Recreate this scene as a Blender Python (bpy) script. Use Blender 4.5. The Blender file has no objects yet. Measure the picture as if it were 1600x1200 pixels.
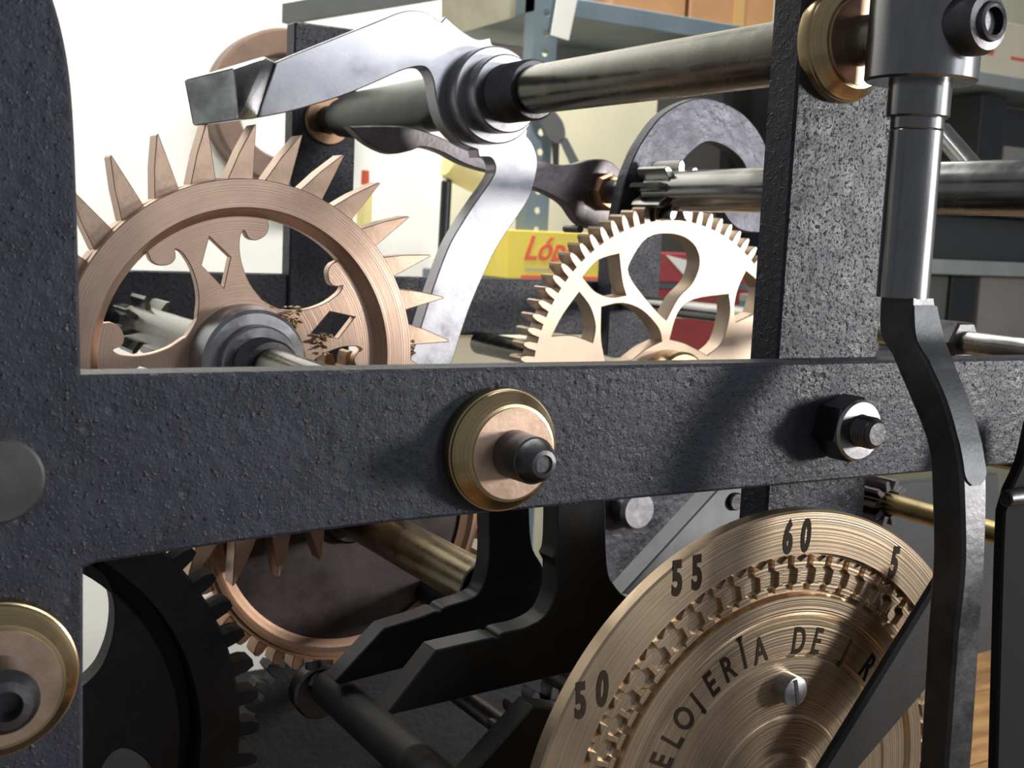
import bpy, bmesh, math, random
from mathutils import Vector, Matrix
import numpy as np
random.seed(7)
scene = bpy.context.scene
COL = scene.collection

# ------------------------------------------------------------------ camera
S = 0.3910815                       # camera distance in front of the face of the front bar (plane Y = 0)
FPX = 1889.0                        # focal length in pixels of a 1600 px wide frame
YAW, PITCH, ROLL = 0.54496, 0.12327, -0.04512
fwd = Vector((math.sin(YAW)*math.cos(PITCH), math.cos(YAW)*math.cos(PITCH), -math.sin(PITCH)))
rt0 = Vector((math.cos(YAW), -math.sin(YAW), 0)); dn0 = fwd.cross(rt0)
RIGHT = rt0*math.cos(ROLL) + dn0*math.sin(ROLL)
DOWN = dn0*math.cos(ROLL) - rt0*math.sin(ROLL)
CAM = Vector((0, -S, 0))
cam_data = bpy.data.cameras.new('camera'); cam = bpy.data.objects.new('camera', cam_data); COL.objects.link(cam)
R3 = Matrix((RIGHT, -DOWN, -fwd)).transposed()
cam.matrix_world = Matrix.Translation(CAM) @ R3.to_4x4()
cam_data.sensor_fit = 'HORIZONTAL'; cam_data.sensor_width = 36; cam_data.lens = 36*FPX/1600
cam_data.clip_start = 0.01; cam_data.clip_end = 50
cam_data.dof.use_dof = True; cam_data.dof.focus_distance = 0.56; cam_data.dof.aperture_fstop = 26
scene.camera = cam

# ------------------------------------------------------------------ light
world = bpy.data.worlds.new('world'); scene.world = world; world.use_nodes = True
wb = world.node_tree.nodes['Background']; wb.inputs[0].default_value = (0.92, 0.96, 1.0, 1); wb.inputs[1].default_value = 0.15
def area(name, loc, target, sx, sy, power, color):
    d = bpy.data.lights.new(name, 'AREA'); d.shape = 'RECTANGLE'; d.size = sx; d.size_y = sy; d.energy = power; d.color = color
    o = bpy.data.objects.new(name, d); COL.objects.link(o); o.location = loc
    o.rotation_euler = (Vector(target)-Vector(loc)).to_track_quat('-Z', 'Y').to_euler(); return o
area('bench_lamp', (1.62, -0.92, 0.06), (0.38, 0.05, -0.03), 0.20, 0.26, 18, (1.0, 0.97, 0.93))
area('fill_light', (1.25, -1.55, 0.75), (0.38, 0.3, 0.0), 0.55, 0.75, 9, (0.93, 0.96, 1.0))  # soft fill added from the front right
area('wall_fill', (0.75, 1.30, 1.75), (0.6, 2.4, 0.0), 2.4, 0.2, 60, (1.0, 0.98, 0.92))  # added overhead to brighten the back wall
vs = scene.view_settings
vs.view_transform = 'Standard'; vs.look = 'None'; vs.gamma = 1; vs.exposure = 0.5; vs.use_curve_mapping = False

# ------------------------------------------------------------------ helpers
def U(u, v, Y):
    d = RIGHT*((u-800)/FPX) + DOWN*((v-600)/FPX) + fwd
    return CAM + d*((Y+S)/d.y)

def mat(name, base, metallic=0.0, rough=0.5, bump=None, var=0.0, vscale=40, rvar=0.0, stretch=(1,1,1), dark=None, speck=0.0, spec=0.5, coat=0.0):
    m = bpy.data.materials.new(name); m.use_nodes = True
    nt = m.node_tree; N = nt.nodes; L = nt.links; b = N['Principled BSDF']
    b.inputs['Base Color'].default_value = (*base, 1); b.inputs['Metallic'].default_value = metallic
    b.inputs['Roughness'].default_value = rough; b.inputs['Specular IOR Level'].default_value = spec
    b.inputs['Coat Weight'].default_value = coat
    tc = N.new('ShaderNodeTexCoord'); mp = N.new('ShaderNodeMapping'); L.new(tc.outputs['Object'], mp.inputs[0])
    mp.inputs['Scale'].default_value = stretch
    if var or rvar:
        n = N.new('ShaderNodeTexNoise'); n.inputs['Scale'].default_value = vscale; n.inputs['Detail'].default_value = 6; n.inputs['Roughness'].default_value = 0.65
        L.new(mp.outputs[0], n.inputs['Vector'])
    if var:
        r = N.new('ShaderNodeMix'); r.data_type = 'RGBA'
        dk = dark if dark else tuple(c*(1-var) for c in base)
        cr = N.new('ShaderNodeMapRange'); cr.inputs[1].default_value = 0.35; cr.inputs[2].default_value = 0.65
        L.new(n.outputs[0], cr.inputs[0]); L.new(cr.outputs[0], r.inputs[0])
        r.inputs[6].default_value = (*dk, 1); r.inputs[7].default_value = (*base, 1)
        L.new(r.outputs[2], b.inputs['Base Color'])
    if rvar:
        mr = N.new('ShaderNodeMapRange'); mr.inputs[3].default_value = max(0.05, rough-rvar); mr.inputs[4].default_value = rough+rvar
        mr.inputs[1].default_value = 0.3; mr.inputs[2].default_value = 0.7
        L.new(n.outputs[0], mr.inputs[0]); L.new(mr.outputs[0], b.inputs['Roughness'])
    if bump:
        prev = None
        for (sc, st, dist) in bump:
            nb = N.new('ShaderNodeTexNoise'); nb.inputs['Scale'].default_value = sc; nb.inputs['Detail'].default_value = 4
            L.new(mp.outputs[0], nb.inputs['Vector'])
            bp = N.new('ShaderNodeBump'); bp.inputs['Strength'].default_value = st; bp.inputs['Distance'].default_value = dist
            L.new(nb.outputs[0], bp.inputs['Height'])
            if prev: L.new(prev.outputs[0], bp.inputs['Normal'])
            prev = bp
        L.new(prev.outputs[0], b.inputs['Normal'])
    return m

def turned(name, base, rough, centre, metallic=1.0, ringscale=2200, var=0.35, strength=0.25):
    """metal with fine concentric lathe lines about an axis parallel to Y through centre (world x, z)"""
    m = mat(name, base, metallic, rough)
    nt = m.node_tree; N = nt.nodes; L = nt.links; b = N['Principled BSDF']
    geo = N.new('ShaderNodeNewGeometry'); sub = N.new('ShaderNodeVectorMath'); sub.operation = 'SUBTRACT'
    L.new(geo.outputs['Position'], sub.inputs[0]); sub.inputs[1].default_value = (centre[0], 0, centre[1])
    mul = N.new('ShaderNodeVectorMath'); mul.operation = 'MULTIPLY'; mul.inputs[1].default_value = (1, 0, 1); L.new(sub.outputs[0], mul.inputs[0])
    ln = N.new('ShaderNodeVectorMath'); ln.operation = 'LENGTH'; L.new(mul.outputs[0], ln.inputs[0])
    nz = N.new('ShaderNodeTexNoise'); nz.noise_dimensions = '1D'; nz.inputs['Scale'].default_value = ringscale; nz.inputs['Detail'].default_value = 3
    L.new(ln.outputs['Value'], nz.inputs['W'])
    n2 = N.new('ShaderNodeTexNoise'); n2.inputs['Scale'].default_value = 35; n2.inputs['Detail'].default_value = 5; L.new(geo.outputs['Position'], n2.inputs['Vector'])
    add = N.new('ShaderNodeMath'); add.operation = 'ADD'; L.new(nz.outputs[0], add.inputs[0]); L.new(n2.outputs[0], add.inputs[1])
    cr = N.new('ShaderNodeMapRange'); cr.inputs[1].default_value = 0.7; cr.inputs[2].default_value = 1.3; L.new(add.outputs[0], cr.inputs[0])
    mx = N.new('ShaderNodeMix'); mx.data_type = 'RGBA'; L.new(cr.outputs[0], mx.inputs[0])
    mx.inputs[6].default_value = (*[c*(1-var) for c in base], 1); mx.inputs[7].default_value = (*base, 1); L.new(mx.outputs[2], b.inputs['Base Color'])
    bp = N.new('ShaderNodeBump'); bp.inputs['Strength'].default_value = strength; bp.inputs['Distance'].default_value = 0.0004
    L.new(nz.outputs[0], bp.inputs['Height']); L.new(bp.outputs[0], b.inputs['Normal'])
    return m

PAINT = mat('black_iron_paint', (0.036, 0.039, 0.052), 0.0, 0.46, bump=[(220, 0.45, 0.0014), (900, 0.30, 0.0006)], var=0.25, vscale=60, rvar=0.10, spec=0.30)
def add_pits(m):
    nt = m.node_tree; N = nt.nodes; L = nt.links; b = N['Principled BSDF']
    old = b.inputs['Normal'].links[0].from_socket
    tc = N.new('ShaderNodeTexCoord'); v = N.new('ShaderNodeTexVoronoi'); v.inputs['Scale'].default_value = 60; L.new(tc.outputs['Object'], v.inputs['Vector'])
    mr = N.new('ShaderNodeMapRange'); mr.inputs[1].default_value = 0.03; mr.inputs[2].default_value = 0.13; L.new(v.outputs['Distance'], mr.inputs[0])
    bp = N.new('ShaderNodeBump'); bp.inputs['Strength'].default_value = 0.4; bp.inputs['Distance'].default_value = 0.0012
    L.new(mr.outputs[0], bp.inputs['Height']); L.new(old, bp.inputs['Normal']); L.new(bp.outputs[0], b.inputs['Normal'])
def add_specks(m):
    nt = m.node_tree; N = nt.nodes; L = nt.links; b = N['Principled BSDF']
    old = b.inputs['Normal'].links[0].from_socket; tc = N.new('ShaderNodeTexCoord'); prev = old
    for sc, lo, hi, st in ((380, 0.60, 0.74, 0.55), (760, 0.58, 0.72, 0.38)):
        n = N.new('ShaderNodeTexNoise'); n.inputs['Scale'].default_value = sc; n.inputs['Detail'].default_value = 2; L.new(tc.outputs['Object'], n.inputs['Vector'])
        mr = N.new('ShaderNodeMapRange'); mr.inputs[1].default_value = lo; mr.inputs[2].default_value = hi; L.new(n.outputs[0], mr.inputs[0])
        bp = N.new('ShaderNodeBump'); bp.inputs['Strength'].default_value = st; bp.inputs['Distance'].default_value = 0.0009
        L.new(mr.outputs[0], bp.inputs['Height']); L.new(prev, bp.inputs['Normal']); prev = bp.outputs[0]
    L.new(prev, b.inputs['Normal'])
add_specks(PAINT)
add_pits(PAINT)
PAINT_SMOOTH = mat('smooth_black_paint', (0.018, 0.018, 0.019), 0.0, 0.50, bump=[(500, 0.15, 0.0006)], var=0.3, vscale=50, spec=0.3)
IRON_DARK = mat('dark_cast_iron', (0.014, 0.015, 0.017), 0.0, 0.55, bump=[(220, 0.3, 0.0015)], var=0.4, vscale=50, spec=0.35)
STEEL = mat('bare_steel', (0.40, 0.40, 0.43), 1.0, 0.36, bump=[(700, 0.06, 0.0004)], var=0.28, vscale=45, rvar=0.10)
STEEL_SMOOTH = mat('polished_steel', (0.36, 0.36, 0.35), 1.0, 0.24, bump=[(900, 0.05, 0.0003)], var=0.3, vscale=30, rvar=0.08)
STEEL_DARK = mat('darkened_steel', (0.13, 0.125, 0.135), 1.0, 0.38, bump=[(300, 0.2, 0.0008)], var=0.45, vscale=40, rvar=0.1)
STEEL_PURPLE = mat('blued_steel', (0.26, 0.235, 0.25), 0.75, 0.48, bump=[(200, 0.3, 0.001)], var=0.45, vscale=55, rvar=0.12)
IRON_GREY = mat('grey_forged_iron', (0.075, 0.075, 0.09), 0.8, 0.45, bump=[(160, 0.5, 0.0015)], var=0.5, vscale=45, rvar=0.12)
BRASS = mat('yellow_brass', (0.72, 0.54, 0.30), 1.0, 0.28, var=0.35, vscale=30, rvar=0.08, bump=[(800, 0.05, 0.0003)])
BRONZE = mat('pink_bronze', (0.70, 0.50, 0.38), 1.0, 0.40, var=0.25, vscale=35, rvar=0.08, bump=[(600, 0.12, 0.0004)])
BRONZE_DULL = mat('dull_bronze', (0.42, 0.26, 0.16), 1.0, 0.40, var=0.4, vscale=40, rvar=0.1)
DISC_DARK = mat('patinated_disc_steel', (0.075, 0.060, 0.062), 0.6, 0.50, var=0.6, vscale=28, bump=[(120, 0.2, 0.001)])
SWARF = mat('brass_swarf', (0.55, 0.40, 0.24), 1.0, 0.45, bump=[(300, 1.0, 0.003)], var=0.5, vscale=200)
PATINA = mat('engraved_patina', (0.022, 0.013, 0.007), 0.0, 0.7, spec=0.15)
SLOT_BLACK = mat('slot_black', (0.012, 0.012, 0.013), 0.0, 0.5)  # flat black painted for the dark inside the screw slot

def finish(me, ang=35):
    bm = bmesh.new(); bm.from_mesh(me); bmesh.ops.remove_doubles(bm, verts=bm.verts, dist=1e-6)
    bmesh.ops.recalc_face_normals(bm, faces=bm.faces); bm.to_mesh(me); bm.free()
    for p in me.polygons: p.use_smooth = True
    me.set_sharp_from_angle(angle=math.radians(ang))

def link(name, me, m, parent=None, label=None):
    o = bpy.data.objects.new(name, me); COL.objects.link(o)
    if m and not me.materials: me.materials.append(m)
    if parent:
        o.parent = parent; o.location = -parent.location
    if label: o['label'] = label
    return o
def thing(name, label, cat, loc, group=None):
    o = bpy.data.objects.new(name, None); COL.objects.link(o); o.location = loc; o.empty_display_size = 0.01
    o['label'] = label; o['category'] = cat
    if group: o['group'] = group
    return o
def tag(o, label, cat, group=None):
    o['label'] = label; o['category'] = cat
    if group: o['group'] = group
    return o
def struct(o): o['kind'] = 'structure'; return o
def sub(o, parent):                  # second-level child: parent is a mesh part placed with world-coordinate data
    o.parent = parent; o.location = (0, 0, 0); return o

def smooth_poly(pts, n=5):
    """closed outline; points (x, y) are smooth, (x, y, 1) are corners"""
    P = [(p[0], p[1], len(p) > 2) for p in pts]; k = len(P); out = []
    for i in range(k):
        p0, p1, p2, p3 = P[i-1], P[i], P[(i+1) % k], P[(i+2) % k]
        if p1[2]: p0 = p1
        if p2[2]: p3 = p2
        if p1[2] and p2[2]: out.append(p1[:2]); continue
        for j in range(n):
            t = j/n
            f = lambda a, b, c, d: 0.5*((2*b)+(-a+c)*t+(2*a-5*b+4*c-d)*t*t+(-a+3*b-3*c+d)*t**3)
            out.append((f(p0[0], p1[0], p2[0], p3[0]), f(p0[1], p1[1], p2[1], p3[1])))
    return out
def to_xz(pts, Y):
    r = []
    for p in pts:
        w = U(p[0], p[1], Y); r.append((w.x, w.z))
    return r
def plate_mesh(loops, Y, t, bevel=0.0006):
    """extrude closed world (x, z) loops (first outer, others holes) from front plane Y back to Y + t"""
    cu = bpy.data.curves.new('c', 'CURVE'); cu.dimensions = '2D'; cu.fill_mode = 'BOTH'
    cu.extrude = max(t/2-bevel, 1e-5); cu.bevel_depth = bevel; cu.bevel_resolution = 0; cu.offset = -bevel
    for lp in loops:
        sp = cu.splines.new('POLY'); sp.points.add(len(lp)-1); sp.use_cyclic_u = True
        for q, (x, z) in zip(sp.points, lp): q.co = (x, z, 0, 1)
    ob = bpy.data.objects.new('c', cu); me = bpy.data.meshes.new_from_object(ob)
    bpy.data.objects.remove(ob); bpy.data.curves.remove(cu)
    me.transform(Matrix.Translation((0, Y+t/2, 0)) @ Matrix.Rotation(math.pi/2, 4, 'X'))
    finish(me, 32); return me
def plate(name, pts, Y, t, m, parent=None, holes=(), bevel=0.0006, sm=5, label=None):
    loops = [to_xz(smooth_poly(pts, sm), Y)] + [to_xz(smooth_poly(h, sm), Y) for h in holes]
    return link(name, plate_mesh(loops, Y, t, bevel), m, parent, label)
def pl(c, lst):                      # polar list (r, degrees) about c -> (x, z)
    return [(c[0]+r*math.cos(math.radians(a)), c[1]+r*math.sin(math.radians(a))) for r, a in lst]
def circ(c, r, n=96): return [(c[0]+r*math.cos(2*math.pi*i/n), c[1]+r*math.sin(2*math.pi*i/n)) for i in range(n)]

def lathe_mesh(prof, seg=72, closed=False):
    """profile of (radius, y) turned about the Y axis through the origin"""
    V = []; F = []; k = len(prof)
    for r, y in prof:
        for j in range(seg):
            a = 2*math.pi*j/seg; V.append((max(r, 1e-6)*math.cos(a), y, max(r, 1e-6)*math.sin(a)))
    for i in range(k if closed else k-1):
        i2 = (i+1) % k
        for j in range(seg):
            j2 = (j+1) % seg; F.append((i*seg+j, i*seg+j2, i2*seg+j2, i2*seg+j))
    me = bpy.data.meshes.new('lathe'); me.from_pydata(V, [], F); finish(me, 30); return me
def lathe(name, c, prof, m, parent=None, seg=72, label=None, closed=False):
    me = lathe_mesh(prof, seg, closed); me.transform(Matrix.Translation((c[0], 0, c[1])))
    return link(name, me, m, parent, label)
def cyl_profile(r, y0, y1, b=0.0008): return [(0, y0), (r-b, y0), (r, y0+b), (r, y1-b), (r-b, y1), (0, y1)]
def rod(name, p0, p1, r0, r1, m, parent=None, seg=32, label=None, b=0.0006):
    p0 = Vector(p0); p1 = Vector(p1); L = (p1-p0).length
    me = lathe_mesh([(0, 0), (r0-b, 0), (r0, b), (r1, L-b), (r1-b, L), (0, L)], seg)
    q = Vector((0, 1, 0)).rotation_difference((p1-p0).normalized())
    me.transform(Matrix.Translation(p0) @ q.to_matrix().to_4x4())
    return link(name, me, m, parent, label)
def box_mesh(x0, x1, y0, y1, z0, z1, bev=0.0008, segs=1):
    bm = bmesh.new(); bmesh.ops.create_cube(bm, size=1)
    bmesh.ops.transform(bm, matrix=Matrix.Translation(((x0+x1)/2, (y0+y1)/2, (z0+z1)/2)) @ Matrix.Diagonal((x1-x0, y1-y0, z1-z0, 1)), verts=bm.verts)
    if bev: bmesh.ops.bevel(bm, geom=list(bm.edges), offset=bev, segments=segs, affect='EDGES', profile=0.5)
    me = bpy.data.meshes.new('box'); bm.to_mesh(me); bm.free(); finish(me, 30); return me
def box(name, x0, x1, y0, y1, z0, z1, m, parent=None, bev=0.0008, label=None):
    return link(name, box_mesh(x0, x1, y0, y1, z0, z1, bev), m, parent, label)
def hull(name, pts, m, parent=None, bev=0.0, label=None):
    bm = bmesh.new()
    for p in pts: bm.verts.new(p)
    r = bmesh.ops.convex_hull(bm, input=bm.verts)
    bmesh.ops.dissolve_limit(bm, angle_limit=0.02, verts=bm.verts, edges=bm.edges)
    if bev: bmesh.ops.bevel(bm, geom=list(bm.edges), offset=bev, segments=1, affect='EDGES')
    me = bpy.data.meshes.new('hull'); bm.to_mesh(me); bm.free(); finish(me, 20)
    return link(name, me, m, parent, label)
def loft(name, sections, m, parent=None, label=None, ang=30, bev=0.0):
    """sections: lists of equal length of 3-D points; capped"""
    bm = bmesh.new(); rows = [[bm.verts.new(p) for p in s] for s in sections]; k = len(rows[0])
    for a, b in zip(rows, rows[1:]):
        for j in range(k): bm.faces.new((a[j], a[(j+1) % k], b[(j+1) % k], b[j]))
    bm.faces.new(rows[0][::-1]); bm.faces.new(rows[-1])
    me = bpy.data.meshes.new('loft'); bm.to_mesh(me); bm.free(); finish(me, ang)
    return link(name, me, m, parent, label)
def text_mesh(body, size, thick, shear=0.0, sx=1.0, bold=0.0, bevel=0.0):
    cu = bpy.data.curves.new('t', 'FONT'); cu.body = body; cu.size = size; cu.extrude = thick/2; cu.align_x = 'CENTER'; cu.align_y = 'CENTER'; cu.shear = shear; cu.offset = bold
    cu.resolution_u = 4; cu.bevel_depth = bevel
    ob = bpy.data.objects.new('t', cu); me = bpy.data.meshes.new_from_object(ob); bpy.data.objects.remove(ob); bpy.data.curves.remove(cu)
    me.transform(Matrix.Rotation(math.pi/2, 4, 'X') @ Matrix.Diagonal((sx, 1, 1, 1))); return me

# ================================================================== the setting
WALL = mat('cream_plaster', (0.86, 0.84, 0.74), 0, 0.9, var=0.10, vscale=3, bump=[(60, 0.1, 0.004)])
WALLW = mat('white_plaster', (0.88, 0.87, 0.83), 0, 0.9, var=0.05, vscale=3, bump=[(60, 0.1, 0.004)])
FLOORM = mat('grey_floor', (0.30, 0.29, 0.27), 0, 0.7, var=0.3, vscale=6)
CREAMW = mat('yellowish_plaster', (0.84, 0.79, 0.58), 0, 0.9, var=0.12, vscale=3, bump=[(60, 0.1, 0.004)])
YW = 2.5
xw = U(690, 300, YW).x
struct(box('wall_right', xw, 5.0, YW-0.03, YW+0.1, -1.25, 2.2, CREAMW, bev=0))
struct(box('wall_back', -2.2, xw, YW, YW+0.1, -1.25, 2.2, WALLW, bev=0))
pe = U(262, 100, 2.2)
struct(box('wall_left', -2.2, pe.x, 2.2, YW, -1.25, 2.2, WALLW, bev=0.004))
struct(box('floor', -2.2, 5.0, -2.5, YW, -1.35, -1.25, FLOORM, bev=0))

WOOD = mat('stained_bench_wood', (0.36, 0.20, 0.075), 0, 0.55, var=0.75, vscale=9, stretch=(1, 5, 5), dark=(0.16, 0.08, 0.03))
BZ = -0.56
bench = thing('workbench', 'brown stained wooden workbench carrying the clock movement', 'workbench', (0.6, 0.3, -1.25))
nb = 9
for i in range(nb):
    y0 = -0.30+i*1.32/nb
    box('plank', -0.12, 1.75, y0, y0+1.32/nb-0.003, BZ-0.04, BZ, WOOD, bench, bev=0.002)
for x in (-0.04, 1.60):
    for y in (-0.25, 0.85): box('leg', x, x+0.07, y, y+0.07, -1.25, BZ-0.04, WOOD, bench)

# ================================================================== clock frame
zt, zb = -0.0513, -0.1062                          # top and bottom of the front bar
TB = 0.016
frame = thing('clock_frame', 'black painted iron frame of a tower clock with cross bars and posts', 'clock frame', (0.25, 0.2, BZ))
xl = U(131, 720, 0).x
# the left post widens into the bar; the top is rounded off
lp = [(-60, -60, 1), (60, -60, 1), (84, 0), (100, 60), (111, 130), (117, 220), (121, 330), (124, 440), (127, 586, 1)]
lp = to_xz(smooth_poly(lp, 4), 0)
left = [(x, z) for x, z in lp if x > 0.02]
outl = left + [(0.62, zt), (0.62, zb), (0.30, zb+0.0002), (0.18, zb-0.0004), (0.13, zb-0.0022), (xl+0.004, zb-0.0048), (xl, zb-0.0062), (xl, BZ), (0.018, BZ), (0.018, left[0][1])]
link('front_bar', plate_mesh([outl], 0, TB, 0.0012), PAINT, frame, 'black painted front bar with pitted hammered surface')
# right post stands behind the bar
a, b_ = U(1215, 553, TB), U(1371, 553, TB)
ptop = U(1300, -140, TB).z
box('post', a.x, b_.x, TB, TB+0.019, BZ, ptop, PAINT, frame, bev=0.0012)
# back frame
YB = 0.62
a, b_ = U(455, 300, YB), U(553, 300, YB)
bptop = U(500, 38, YB).z
box('post', a.x, b_.x, YB, YB+0.02, BZ, bptop, PAINT, frame, bev=0.0015)
b0, b1 = U(60, 430, YB+0.004), U(1010, 430, YB+0.004)
z1 = U(600, 432, YB).z; z0 = U(600, 525, YB).z
box('back_bar', b0.x, b1.x, YB+0.004, YB+0.018, z0, z1, PAINT, frame, bev=0.0012)
c0, c1 = U(955, 420, YB-0.02), U(1033, 420, YB-0.02)
box('post', c0.x, c1.x, YB-0.02, YB+0.004, BZ, U(1000, 343, YB-0.02).z, PAINT, frame, bev=0.0015)
# brass bushings
def bushing(c, r, Y, parent, label, scale=1.0, thick=0.012):
    k = scale
    o = lathe('bushing', c, [(0.006*k, Y-thick), (r*0.73-0.0005, Y-thick), (r*0.73, Y-thick+0.0006), (r*0.78, Y-thick*0.93), (r*0.90, Y-thick*0.60), (r*0.955, Y-thick*0.50), (r*0.965, Y-thick*0.42), (r*0.985, Y-thick*0.40), (r, Y-thick*0.30), (r, Y), (0.006*k, Y)],
              turned('turned_brass_'+label.split()[0], (0.60, 0.46, 0.26), 0.27, c, var=0.4, strength=0.1), parent, 96, label)
    fc = lathe('face', c, [(0.0062*k, Y-thick-0.0003), (r*0.725, Y-thick-0.0003), (r*0.725, Y-thick+0.0006), (0.0062*k, Y-thick+0.0006)], BRONZE, None, 64, closed=True)
    sub(fc, o)
    return o
EC = (0.2318, -0.0812)              # escape arbor axis (x, z)
PA = (0.4118, 0.0915)               # pallet arbor axis
bushing(EC, 0.0238, 0, frame, 'round brass bushing in the middle of the front bar', 1.0)
bushing((0.1388*S*0.975, -0.377*S*0.975), 0.0252, 0, frame, 'large brass bushing on the lower left post', 1.2)
bushing(PA, 0.0262, TB, frame, 'brass bushing high on the right post', 1.25, 0.013)
lathe('rivet_head', (0.1422*S*.985, -0.212*S*.985), [(0, -0.0030), (0.0124, -0.0028), (0.0134, -0.0018), (0.0134, 0), (0, 0)], mat('rivet_steel', (0.16, 0.155, 0.155), 0.9, 0.45, var=0.3, vscale=60), frame, 64, 'round flat steel rivet head')
# hexagon nut with bolt end
nc = U(1303, 664, 0)
hexo = [(nc.x+0.0150*math.cos(math.radians(60*i+18)), nc.z+0.0150*math.sin(math.radians(60*i+18))) for i in range(6)]
nut = link('nut', plate_mesh([hexo, circ((nc.x, nc.z), 0.0075, 32)], -0.015, 0.015, 0.0012), STEEL_DARK, frame, 'dark hexagon nut on the front bar')
fcn = lathe('washer_face', (nc.x, nc.z), [(0.0074, -0.0162), (0.0128, -0.0162), (0.0138, -0.0150), (0.0074, -0.0148)], STEEL, None, 48, closed=True); sub(fcn, nut)
prof = [(0, -0.026), (0.0050, -0.026), (0.0066, -0.0245)]
for i in range(6): prof += [(0.0066, -0.0240+i*0.0016), (0.0072, -0.0232+i*0.0016)]
prof += [(0.0070, 0.0), (0, 0.0)]
bo = lathe('bolt_end', (nc.x, nc.z), prof, STEEL_DARK, None, 32); sub(bo, nut)

# ================================================================== escape wheel
YE = 0.296; ec = (0.2314, -0.0804)
EW_T = turned('turned_bronze_wheel', (0.66, 0.47, 0.37), 0.38, ec, ringscale=1600, var=0.3, strength=0.2)
esc = thing('escape_wheel', 'pink bronze escape wheel with long pointed teeth on a steel arbor', 'escape wheel', (ec[0], YE, ec[1]))
# openings of the web: four arms with a diamond each
arms = [20, 107, 191, 283]
side = [(0.0838, 26), (0.079, 27), (0.0738, 26), (0.0702, 21.5), (0.0715, 17.8), (0.0754, 16), (0.0720, 14.3), (0.065, 13.8), (0.059, 14.3), (0.0515, 16.5), (0.0440, 21.5), (0.0385, 30)]
loops = [circ(ec, 0.1000, 120)]
for i in range(4):
    a1 = arms[i]; a2 = arms[(i+1) % 4] + (360 if i == 3 else 0); mid = (a1+a2)/2
    L1 = [(r, a1+d) for r, d in side]; L2 = [(r, a2-d) for r, d in side]
    arc_out = [(0.0838, (a1+26)+(a2-a1-52)*k/8) for k in range(1, 8)]
    poly = L1[::-1] + arc_out + L2 + [(0.0366, mid+8), (0.0366, mid-8)]
    pts = pl(ec, poly); loops.append(smooth_poly(pts, 3))
for a in arms:
    loops.append(pl(ec, [(0.0742, a), (0.0605, a+8.3), (0.0440, a), (0.0605, a-8.3)]))
link('web', plate_mesh(loops, YE, 0.007, 0.0005), EW_T, esc)
lathe('rim', ec, [(0.0835, YE), (0.0885, YE-0.0078), (0.0890, YE-0.0082), (0.1046, YE-0.0082), (0.1052, YE-0.0076), (0.1054, YE+0.001), (0.1054, YE+0.0075), (0.0837, YE+0.0075)], EW_T, esc, 144, 'raised turned rim', closed=True)
tooth = plate_mesh([pl((0, 0), [(0.1046, -3.3), (0.1046, 8.4), (0.1060, 8.1), (0.1210, 4.2), (0.1362, 0.55), (0.1368, 0.0), (0.1060, 0.1), (0.1055, -3.3)])], -0.0005, 0.015, 0.0005)
tooth.materials.append(BRONZE)
for i in range(30):
    o = bpy.data.objects.new('tooth', tooth); COL.objects.link(o); o.parent = esc
    o.rotation_euler = (0, -math.radians(64.0+12*i-(0.9 if i < 0 else 0)), 0)
    o.location = (0, 0, 0)
STEELARB = mat('oily_arbor_steel', (0.17, 0.168, 0.148), 1.0, 0.25, var=0.35, vscale=40, rvar=0.08, bump=[(500, 0.05, 0.0003)])
lathe('hub', ec, [(0.013, YE-0.030), (0.0215, YE-0.030), (0.0225, YE-0.029), (0.0230, YE-0.022), (0.0290, YE-0.0215), (0.0310, YE-0.0195), (0.0325, YE-0.004), (0.0330, YE+0.001), (0.0330, YE+0.02), (0.013, YE+0.02)], STEEL, esc, 72, closed=True)
thr = [(0.008, YE-0.048)]
for i in range(6): thr += [(0.0150, YE-0.0475+i*0.003), (0.0163, YE-0.046+i*0.003)]
thr += [(0.0163, YE-0.029), (0.008, YE-0.029)]
lathe('collar', ec, thr, STEEL_DARK, esc, 48, 'threaded steel collar', closed=True)
lathe('arbor', ec, [(0, 0.018), (0.0105, 0.018), (0.0108, 0.05), (0.0118, YE-0.04), (0.0140, YE-0.005), (0.0145, 0.545), (0.0115, 0.548), (0.0115, YB), (0, YB)], STEELARB, esc, 48)
# front pivot end: stepped dark stub through the bushing
lathe('pivot', EC, [(0, -0.0330), (0.0030, -0.0330), (0.0034, -0.0338), (0.0050, -0.0335), (0.0074, -0.0300), (0.0082, -0.0270), (0.0088, -0.0265), (0.0092, -0.0120), (0.0092, 0.019), (0, 0.019)], STEEL_DARK, esc, 40, 'blackened pivot end standing out of the bushing')
leaf = plate_mesh([[(0.0135, -0.0022), (0.0215, -0.0018), (0.0235, 0), (0.0215, 0.0018), (0.0135, 0.0022)]], 0.505, 0.042, 0.0004); leaf.materials.append(STEELARB)
for i in range(8):
    o = bpy.data.objects.new('pinion_leaf', leaf); COL.objects.link(o); o.parent = esc
    o.rotation_euler = (0, -math.radians(45*i+10), 0); o.location = (0, -YE, 0)
# brass filings caught on the wheel
rs = random.Random(3)
bm = bmesh.new()
for (u, v, n, sp) in ((632, 548, 46, 11), (455, 500, 40, 13), (505, 537, 16, 12)):
    for i in range(n):
        p = U(u+rs.gauss(0, sp*0.6), v+rs.gauss(0, sp*0.7), YE-0.002-rs.random()*0.004)
        s = 0.0007+rs.random()*0.0012
        bmesh.ops.create_icosphere(bm, subdivisions=1, radius=s, matrix=Matrix.Translation(p) @ Matrix.Rotation(rs.random()*3, 4, 'Z') @ Matrix.Diagonal((1.6, 0.8, 0.7, 1)))
me = bpy.data.meshes.new('swarf'); bm.to_mesh(me); bm.free()
o = link('brass_swarf', me, SWARF, esc); o['kind'] = 'stuff'

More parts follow.
